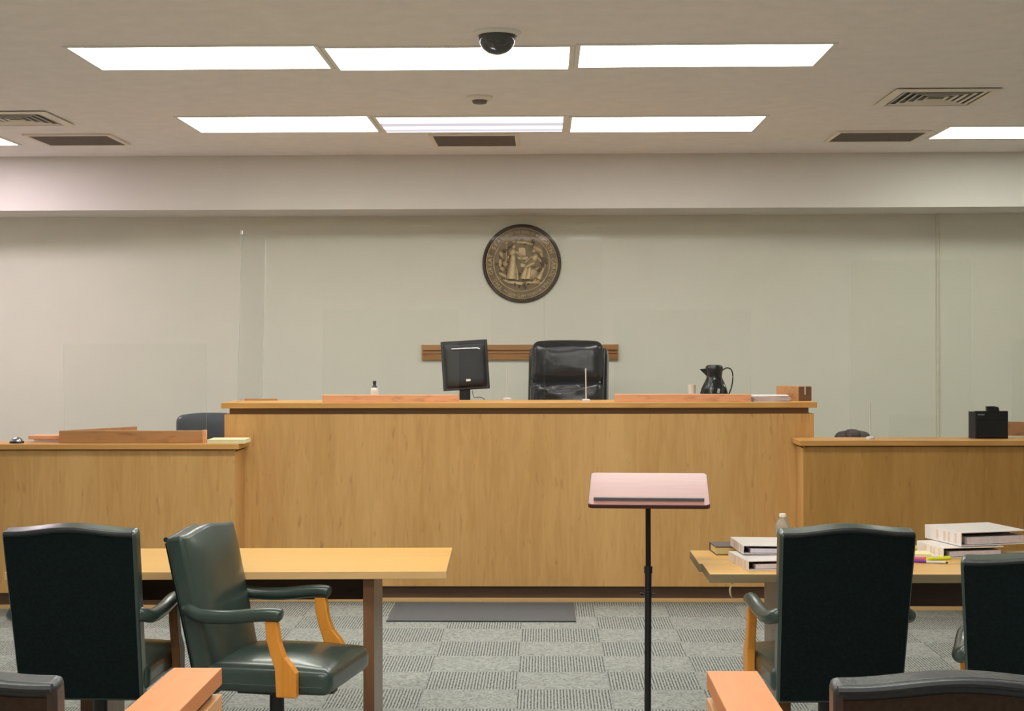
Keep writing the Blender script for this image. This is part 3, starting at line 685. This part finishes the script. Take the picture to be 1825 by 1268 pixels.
bm = B(); cyl(bm, (0, 0, .70), (0, 0, 1.0), .0115); obj('inner_pole', bm, M['pole'], t, smooth=True)
bm = B(); cyl(bm, (-.004, 0, .02), (0, 0, .71), .0145); cyl(bm, (0, 0, .69), (0, 0, .72), .018); obj('outer_pole', bm, M['black'], t, smooth=True)
bm = B(); cyl(bm, (-.03, 0, .60), (.03, 0, .60), .004); ball(bm, (-.03, 0, .60), .007); obj('height_knob', bm, M['black'], t, smooth=True)
bm = B(); lathe(bm, [(.19, 0), (.19, .012), (.17, .02), (.03, .03), (.001, .03)], seg=40); obj('base_plate', bm, M['black'], t, smooth=True)

# ================================================================== BAR RAILS
def rail(xa, xb, y1, label):
    t = thing('bar_rail', label, 'railing', ((xa+xb)/2, y1, 0)); W = (xb-xa)/2; n = -3.6
    obj('cap', bx(-W, W, n, 0, .824, .866), M['rail'], t, bevel=.002)
    obj('recess', bx(-W+.02, W-.02, n, -.02, .79, .824), M['kick'], t)
    obj('panel', bx(-W, W, n, 0, .10, .80), M['rail_body'], t, bevel=.002)
    obj('plinth', bx(-W+.01, W-.01, n, -.01, 0, .10), M['kick'], t)
a, b = onZ(309, 1190.5, .866), onZ(396, 1190.5, .866); rail(a.x, b.x, a.y, 'orange wood bar rail left of the gate opening, running toward the camera')
a, b = onZ(1259.5, 1196.5, .866), onZ(1350, 1196.5, .866); rail(a.x, b.x, a.y, 'orange wood bar rail right of the gate opening, beside the brown chair')

# ================================================================== THINGS ON THE BENCH AND COUNTERS
def shield(u0, u1, vtop, y, zbase, label, hblk, mt='block', blockd=.07, ublk=None):
    a, b = onY(u0, 700, y), onY(u1, 700, y); top = onY((u0+u1)/2, vtop, y).z-zbase; W = (b.x-a.x)/2
    t = thing('acrylic_shield', label, 'shield', ((a.x+b.x)/2, y, zbase), 0)
    if hblk:
        w0, w1 = (-W, W) if ublk is None else (onY(ublk[0], 700, y).x-t.location.x, onY(ublk[1], 700, y).x-t.location.x)
        obj('base_board', bx(w0, w1, -.035, blockd-.035, 0, hblk), M[mt], t, bevel=.003)
    bm = B(); box(bm, -W, W, -.002, .002, max(hblk, 0), top)
    bm.normal_update()
    for f in bm.faces:
        if abs(f.normal.y) < .5: f.material_index = 1
    sh = obj('acrylic_sheet', bm, [M['acrylic'], M['acrylic_edge']], t)
    return t
BLY = BENCH_Y+.04
shield(575.5, 817.5, 553, BLY, BT, 'clear acrylic shield in a pine base left of the monitor, on the bench', .048)
shield(1095.5, 1337.5, 553, BLY, BT, 'clear acrylic shield in a pine base in front of the black pitcher', .050)
tc_ = shield(876, 1072, 405, BENCH_Y+.3, BT, 'clear acrylic screen without a base at the centre of the bench', 0)
bm = B(); box(bm, -.006, .006, -.004, .004, 0, onY(970, 405, BENCH_Y+.3).z-BT, T=Matrix.Translation((onY(970, 500, BENCH_Y+.3).x-tc_.location.x, 0, 0)))
obj('joint_strip', bm, M['acrylic'], tc_)
# end screen running back from the left end of the bench
p = onY(423, 412, BENCH_Y+.02); x0 = p.x
t = thing('acrylic_screen', 'tall clear acrylic end screen on the left end of the bench', 'shield', (x0, BENCH_Y+.02, BT))
bm = B(); box(bm, -.002, .002, 0, .85, 0, p.z-BT)
bm.normal_update()
for f in bm.faces:
    if abs(f.normal.x) < .5: f.material_index = 1
bmesh.ops.transform(bm, matrix=Matrix.Shear('XY', 4, (-.0, 0)) @ Matrix.Rotation(math.radians(1.4), 4, 'Y'), verts=bm.verts)
o = obj('acrylic_sheet', bm, [M['acrylic'], M['acrylic_edge']], t)
bm = B(); box(bm, -.006, .006, -.004, .02, p.z-BT-.02, p.z-BT+.004, T=Matrix.Rotation(math.radians(1.4), 4, 'Y')); obj('corner_clip', bm, M['rod'], t)
obj('foot_strip', bx(-.015, .2, .30, .33, 0, .012), M['block_brown'], t)
# left counter
LY = 9.38
ls = shield(114, 368, 613, LY, LT, 'clear acrylic shield in a three-sided brown wood base on the left counter', .089-.01, 'block_brown', .03, (108, 368))
q0 = onY(110, 770, LY).x-ls.location.x; q1 = onY(183, 757, LY+.9)
bm = B()
ang = Vector((.30, .36, 0)); 
prism(bm, [(q0, .0), (q0+.022, 0), (q0+.022+.34, .44), (q0+.34, .44)], 0.001, .079, 'Z'); obj('return_board', bm, M['block_brown'], ls)
bx0 = onY(368, 780, LY).x-ls.location.x
obj('end_block', bx(bx0-.016, bx0+.004, -.036, .0, 0, .083), M['block'], ls)
a, b = onY(52, 780, 9.45), onY(112, 780, 9.45)
t = B(); box(t, a.x, b.x-.01, 9.43, 9.55, LT+.020, LT+.044); o = obj('wood_block', t, M['block'], bevel=.003); tag(o, 'flat orange-brown wood board behind the left counter edge, left of the shield', 'board')
bm = B(); box(bm, a.x+.03, b.x-.012, 9.45, 9.54, LT, LT+.020); obj('riser', bm, M['paper'], o)
p = onY(30, 788, 9.36)
t = thing('call_bell', 'small silver domed bell on the left counter', 'bell', (p.x, 9.36, LT))
bm = B(); lathe(bm, [(.044, 0), (.046, .006), (.042, .013)], seg=28); obj('base', bm, M['black'], t, smooth=True)
bm = B(); lathe(bm, [(.038, .013), (.036, .022), (.027, .032), (.012, .038), (.004, .039)], seg=28); obj('dome', bm, M['silver'], t, smooth=True)
a, b = onY(373, 785, 9.34), onY(439, 785, 9.34)
t = thing('paper_pad', 'thick cream paper pad on the right end of the left counter', 'pad', ((a.x+b.x)/2, 9.36, LT)); W = (b.x-a.x)/2
obj('pages', bx(-W, W, -.085, .12, 0, .024), M['cream'], t, bevel=.002); obj('cover', bx(-W-.001, W+.001, -.086, .121, .024, .0265), M['cream'], t)
# monitor
MY = 10.16
a = onY(828, 651, MY); mz0 = BT-.21
t = thing('monitor', 'black computer monitor seen from behind on the bench', 'monitor', (a.x-.005, MY+.06, mz0), math.radians(4))
Tm = Matrix.Translation((.005, -.07, a.z-mz0)) @ Matrix.Rotation(math.radians(-3.2), 4, 'Y') @ Matrix.Rotation(math.radians(-6), 4, 'X')
mw, mh = 83*MY/F, 88*MY/F
bm = B(); box(bm, -mw/2, mw/2, 0, .028, -mh/2, mh/2, T=Tm); obj('screen_housing', bm, M['black'], t, bevel=.004)
bm = B(); rbox(bm, mw*.9, .04, mh*.88, .018, Tm @ Matrix.Translation((0, -.006, -.004)), cuts=6); obj('rear_shell', bm, M['black'], t, smooth=True)
bm = B(); sweep(bm, [Tm @ Vector(v) for v in ((-.09, -.034, .11), (.0, -.036, .11), (.09, -.034, .108), (.105, -.033, .10))], .004, .006, 8); o = obj('highlight_line', bm, M['silver'], t, smooth=True)  # silver bar stands in for a highlight across the rear shell
bm = B(); box(bm, .0, .03, -.034, -.028, -.115, -.10, T=Tm); obj('rating_label', bm, M['white'], t)
bm = B(); box(bm, -.035, .038, -.06, -.035, mz0*0+.01, a.z-mz0-.02); box(bm, .018, .040, -.062, -.03, .01, a.z-mz0-.02); obj('stand_column', bm, M['black'], t, bevel=.004)
bm = B(); lathe(bm, [(.11, 0), (.11, .008), (.09, .014), (.001, .016)], seg=32); bmesh.ops.translate(bm, verts=bm.verts, vec=(0, -.045, 0)); obj('stand_foot', bm, M['black'], t, smooth=True)
c0 = onY(842, 697, MY-.06); cp = [Vector((c0.x, MY-.05, c0.z)), onY(843, 704, MY-.08), onY(846, 709, MY-.1), onY(855, 708, MY-.1), onY(862, 711, MY-.1), onY(866, 716, MY-.1)]
bm = B(); sweep(bm, [v for v in spline(cp, 5)], .0025, .0025, 6); bmesh.ops.transform(bm, matrix=(Matrix.Translation(t.location) @ Matrix.Rotation(math.radians(4), 4, 'Z')).inverted(), verts=bm.verts); obj('cable', bm, M['black'], t)
bm = B(); cyl(bm, onY(843, 700, MY-.055), onY(843, 707, MY-.06), .004); bmesh.ops.transform(bm, matrix=(Matrix.Translation(t.location) @ Matrix.Rotation(math.radians(4), 4, 'Z')).inverted(), verts=bm.verts); obj('cable_plug', bm, M['white'], t)
# sanitizer bottle
y = BENCH_Y+.2; p = onY(667.5, 700, y)
t = thing('pump_bottle', 'small white bottle with black pump cap behind the left shield base', 'bottle', (p.x, y, BT)); zz = lambda v: onY(667, v, y).z-BT
zt = zz(679)
bm = B(); lathe(bm, [(.024, 0), (.026, .004), (.026, zz(697)), (.022, zz(692)), (.012, zz(690)), (.011, zz(689.5))], seg=24); obj('body', bm, M['white'], t, smooth=True)
bm = B(); lathe(bm, [(.018, zz(693)), (.018, zz(690)), (.012, zz(688.5)), (.009, zz(686)), (.011, zz(684)), (.012, zz(680)), (.009, zt)], seg=20); obj('cap', bm, M['blackg'], t, smooth=True)
# cup
y = BENCH_Y+.24; p = onY(1233, 700, y)
t = B(); z0 = onY(1233, 686, y).z-BT; lathe(t, [(.022, 0), (.025, z0*.5), (.027, z0-.006), (.029, z0), (.026, z0), (.024, z0-.01), (.001, z0-.012)], c=(p.x, y, BT), seg=24)
tag(obj('paper_cup', t, M['white'], smooth=True), 'small pale cup beside the black pitcher', 'cup')
# carafe
y = BENCH_Y+.24; p = onY(1273, 700, y); k = y/F; H = onY(1273, 650.5, y).z-BT
t = thing('carafe', 'black swirled insulated pitcher with loop handle on the bench', 'pitcher', (p.x, y, BT))
pr = [(.62, 0), (.94, .01), (1.0, .05), (1.0, .12), (.96, .22), (.86, .36), (.72, .48), (.62, .58), (.56, .66), (.56, .72)]
bm = B(); lathe(bm, [(r*24.5*k, z*H) for r, z in [(a_, b_) for a_, b_ in [(pr[i][0]+(pr[i+1][0]-pr[i][0])*j/4, pr[i][1]+(pr[i+1][1]-pr[i][1])*j/4) for i in range(len(pr)-1) for j in range(4)]]], seg=72,
      fl=lambda a, z, i: 1+.06*math.cos(9*a-z*34)*max(0, min(1, z/H*8))*max(0, min(1, (.66-z/H)*6)))
obj('body', bm, M['blackg'], t, smooth=True)
bm = B(); lathe(bm, [(14*k, H*.70), (14.5*k, H*.78), (15.5*k, H*.86), (15.5*k, H*.94), (13*k, H*.985), (8*k, H), (.001, H)], seg=32); obj('lid', bm, M['blackg'], t, smooth=True)
bm = B(); v = [bm.verts.new(q) for q in ((-12*k, -.018, H*.9), (-12*k, .018, H*.9), (-12*k, .014, H*.66), (-12*k, -.014, H*.66), (-26*k, 0, H*.88), (-24*k, 0, H*.84))]
for f in ((0, 1, 4), (1, 2, 5, 4), (2, 3, 5), (3, 0, 4, 5), (0, 3, 2, 1)): bm.faces.new([v[i] for i in f])
obj('spout', bm, M['blackg'], t)
bm = B(); sweep(bm, spline([(14*k, 0, H*.84), (22*k, 0, H*.91), (30*k, 0, H*.86), (33*k, 0, H*.68), (31*k, 0, H*.40), (26*k, 0, H*.18), (22.5*k, 0, H*.08)], 6), .0055, .0045, 8); obj('handle', bm, M['blackg'], t, smooth=True)
# papers
y = BENCH_Y+.08
t = thing('paper_stack', 'untidy stack of white papers on the right end of the bench', 'paper', (onY(1372, 710, y).x, y+.03, BT)); Wp = 32*y/F
for i in range(9):
    bm = B(); dx = random.uniform(-.012, .012); box(bm, -Wp+dx, Wp+dx, -.08, .13, i*.0045, i*.0045+.003, T=Matrix.Rotation(random.uniform(-.09, .09), 4, 'Z')); obj('sheet', bm, M['paper'], t)
# brown box
y = BENCH_Y+.16; a, m_, b = onY(1385, 705, y+.13), onY(1423, 705, y), onY(1446, 705, y+.02); zt = onY(1423, 689, y).z
t = thing('wooden_box', 'small brown wooden block box at the right end of the bench', 'box', (m_.x, y, BT))
dx, dy = a.x-m_.x, .16
bm = B(); prism(bm, [(0, 0), (dx, dy), (dx+.05, dy+.06), (b.x-m_.x, .02)], 0, zt-BT, 'Z'); 
bm.normal_update()
obj('body', bm, M['block_brown'], t, bevel=.002)
bm = B(); prism(bm, [(.002, -.003), (.004, .0), (b.x-m_.x-.002, .019), (b.x-m_.x, .015)], .002, zt-BT-.003, 'Z'); obj('end_shade', bm, M['block_shade'], t)  # thin dark facing puts the end face's shade into the colour
bm = B(); xx = (b.x-m_.x)*.5; box(bm, xx-.003, xx+.003, .0015, .008, (zt-BT)*.42, (zt-BT)*.96); obj('slot_strip', bm, M['paper'], t)
# slender pale rods (microphones)
def rod(u, vt, y, z0, label):
    p = onY(u, 700, y); h = onY(u, vt, y).z-z0
    t = thing('gooseneck_microphone', label, 'microphone', (p.x, y, z0), 0, 'slender pale microphones')
    bm = B(); lathe(bm, [(.028, 0), (.028, .01), (.02, .016), (.001, .017)], seg=24); obj('base', bm, M['rod'], t, smooth=True)
    bm = B(); cyl(bm, (0, 0, .012), (-.002, 0, h-.02), .0038); obj('stem', bm, M['rod'], t, smooth=True)
    bm = B(); cyl(bm, (-.002, 0, h-.025), (-.002, 0, h), .0048); obj('tip', bm, M['rod'], t, smooth=True)
rod(1044.5, 657, BENCH_Y+.12, BT, 'slender pale upright microphone in front of the black leather chair')
rod(904, 657, BENCH_Y+.36, BT, 'slender pale upright microphone between monitor and black leather chair')
rod(1551, 718, 9.40, RT, 'slender pale upright microphone on the right counter')
# right counter
shield(1515, 1733, 465, 9.50, RT, 'large clear acrylic shield on the right counter beside the black box', 0)
shield(1585, 1669, 741, 9.47, RT, 'small clear acrylic panel on the right counter', 0)
rs = shield(1803, 1900, 605, 9.62, RT, 'clear acrylic shield in a brown base at the far right counter', .0)
bm = B(); x0 = onY(1799, 760, 9.7).x-rs.location.x; prism(bm, [(x0, .13), (x0+.6, -.1), (x0+.6, -.125), (x0, .105)], 0, onY(1800, 752, 9.72).z-RT, 'Z'); obj('base_board', bm, M['block_brown'], rs)
y = 9.44; a, b = onY(1729, 785, y), onY(1797, 785, y); zt = onY(1760, 733, y).z
t = thing('desktop_device', 'black box-shaped screen unit with a small camera on top, right counter', 'monitor', ((a.x+b.x)/2+.02, y, RT), 0); W = (b.x-a.x)/2; hh = zt-RT
bm = B(); box(bm, -W+.012, W-.02, 0, .03, .0, hh); obj('housing', bm, M['black'], t, bevel=.004)
bm = B(); prism(bm, [(-W+.0125, 0), (-W-.016, .035), (-W-.016, .05), (-W+.0125, .03)], .0, hh-.004, 'Z'); obj('side_cheek', bm, M['leather_trim'], t)
bm = B(); box(bm, -W+.03, W-.024, -.006, -.0005, .006, hh*.68); obj('lower_cover', bm, M['blackg'], t, bevel=.002)
bm = B(); box(bm, -.035, .02, -.004, .03, hh+.001, hh+.03); cyl(bm, (.025, -.008, hh+.012), (.025, .03, hh+.012), .016); box(bm, -.02, .045, -.002, .02, hh-.02, hh+.01); obj('webcam', bm, M['black'], t, bevel=.003)
bm = B(); 
for i in range(5): box(bm, -W+.03+i*.0085, -W+.036+i*.0085, -.0012, 0, hh*.845, hh*.845+.008)
obj('badge', bm, M['text_grey'], t)

# ================================================================== THINGS ON THE RIGHT TABLE
TZ = .75
def binder(loc, rz, w, d, h, label, tilt=0, dup_lbl=True, ty=0):
    """ring binder lying flat, spine along its left side (local -x), open edges toward local -y"""
    t = thing('ring_binder', label, 'binder', loc, rz, 'white ring binders on the right table'); t.rotation_euler = (tilt, ty, rz)
    c = .004
    obj('lower_cover', bx(0, w, 0, d, 0, c), M['binder'], t, bevel=.001); obj('upper_cover', bx(0, w, 0, d, h-c, h), M['binder'], t, bevel=.001)
    obj('spine', bx(-c, 0, 0, d, 0, h), M['binder'], t, bevel=.001)
    bm = B(); 
    for q in (.12, .3, .42, .62): box(bm, -c-.0006, -c, d*q, d*q+.016, h*.15, h*.85)
    obj('spine_print', bm, M['label'], t)
    obj('ring_plate', bx(.0005, .03, .03, d-.03, c, c+.004), M['inner'], t)
    obj('inner_lining', bx(.0005, w-.01, .012, d-.012, h-c-.002, h-c), M['inner'], t)
    bm = B()
    for q in (.2, .5, .8):
        pts = [(.012+.5*(h-.016)*math.cos(a)+.012, d*q, h/2+.42*(h-.012)*math.sin(a)) for a in [2*PI*k/14 for k in range(15)]]
        sweep(bm, pts, .0015, .0015, 6)
    obj('ring', bm, M['silver'], t)
    obj('pages', bx(.03, w-.012, .006, d-.008, c+.002, h*.62), M['pages'], t)
    return t
a = onZ(1335, 1018, TZ)
binder((a.x, a.y, TZ), math.radians(9), .27, .29, .040, 'white ring binder at the front left of the right table, under another', 0)
binder((a.x+.0, a.y+.16, TZ+.0445), math.radians(4), .25, .27, .038, 'white ring binder lying on the front left binder', 0, ty=0.02)
a = onZ(1276, 990, TZ)
t = thing('hardback_book', 'dark brown hardback with cream pages on the right table corner', 'book', (a.x, a.y, TZ), math.radians(4))
obj('lower_cover', bx(0, .235, 0, .16, 0, .003), M['book'], t); obj('upper_cover', bx(0, .235, 0, .16, .033, .037), M['book'], t)
obj('page_block', bx(.004, .231, .003, .152, .003, .033), M['bookp'], t); obj('spine', bx(0, .235, .155, .16, .003, .033), M['book'], t)
a = onZ(1682.5, 996, TZ)
binder((a.x, a.y, TZ), math.radians(12), .28, .25, .045, 'white ring binder right of the pens, under the largest binder', 0)
a2 = Vector((a.x+.085, a.y+.03, TZ+.0475))
binder(a2, math.radians(16), .32, .30, .060, 'largest white ring binder, on top of the stack at the right', 0)
def pen(u0, v0, u1, v1, r, mts, label, name='highlighter', cat='pen'):
    a, b = onZ(u0, v0, TZ), onZ(u1, v1, TZ); a.z = b.z = TZ+r; d = (b-a); L = d.length
    t = thing(name, label, cat, (a.x, a.y, TZ), math.atan2(d.y, d.x), 'pens on the right table')
    bm = B(); cyl(bm, (L*.38, 0, r), (L*.93, 0, r), r*.9); obj('barrel', bm, M[mts[0]], t, smooth=True)
    bm = B(); cyl(bm, (0, 0, r), (L*.38, 0, r), r); obj('cap', bm, M[mts[1]], t, smooth=True)
    bm = B(); cyl(bm, (L*.93, 0, r), (L, 0, r), r*.7, r*.45); obj('end_plug', bm, M[mts[2]], t, smooth=True)
pen(1627, 1003, 1690, 1006, .006, ('white', 'purple', 'navy'), 'purple and white pen nearest the table edge', 'ballpoint_pen')
pen(1624, 998.5, 1652, 998.5, .007, ('pink', 'pink', 'pink'), 'pink highlighter beside the armchair back')
pen(1652, 1000, 1696, 998, .007, ('yellow', 'yellow', 'yellow'), 'bright yellow highlighter left of the binders')
pen(1660, 994.5, 1694, 996, .006, ('yellow', 'white', 'yellow'), 'slimmer yellow highlighter touching the binder')
a = onZ(1606, 993, TZ)
t = thing('note_pad', 'cream note pad behind the pens on the right table', 'pad', (a.x, a.y, TZ), math.radians(-6))
for i in range(4): bm = B(); box(bm, -.02+i*.004, .15-i*.006, 0+i*.003, .12, i*.003, i*.003+.0026); obj('sheet', bm, M['cream'], t)
bm = B(); rbox(bm, .085, .05, .02, .009, Matrix.Translation((.06, .12, .023)), cuts=5); o = obj('crumpled_tissue', bm, M['cream'], smooth=True); o.location = (a.x, a.y+.02, TZ); tag(o, 'small folded cream tissue on the note pad', 'tissue')
# water bottle
y = 6.585; p = onY(1395, 940, y); h = onY(1395, 916, y).z-TZ; 
t = thing('water_bottle', 'clear plastic water bottle with white cap behind the armchair', 'bottle', (p.x, y, TZ))
bm = B(); lathe(bm, [(.028, 0), (.032, .006), (.032, h*.3), (.030, h*.34), (.032, h*.38), (.032, h*.66), (.029, h*.74), (.020, h*.84), (.013, h*.89), (.0125, h*.93)], seg=28); obj('body', bm, M['bottle'], t, smooth=True)
bm = B(); lathe(bm, [(.029, .003), (.029, h*.5), (.001, h*.5)], seg=24); obj('water', bm, M['acrylic'], t, smooth=True)
bm = B(); lathe(bm, [(.0155, h*.92), (.0155, h*.985), (.014, h), (.001, h)], seg=24); obj('cap', bm, M['white'], t, smooth=True)
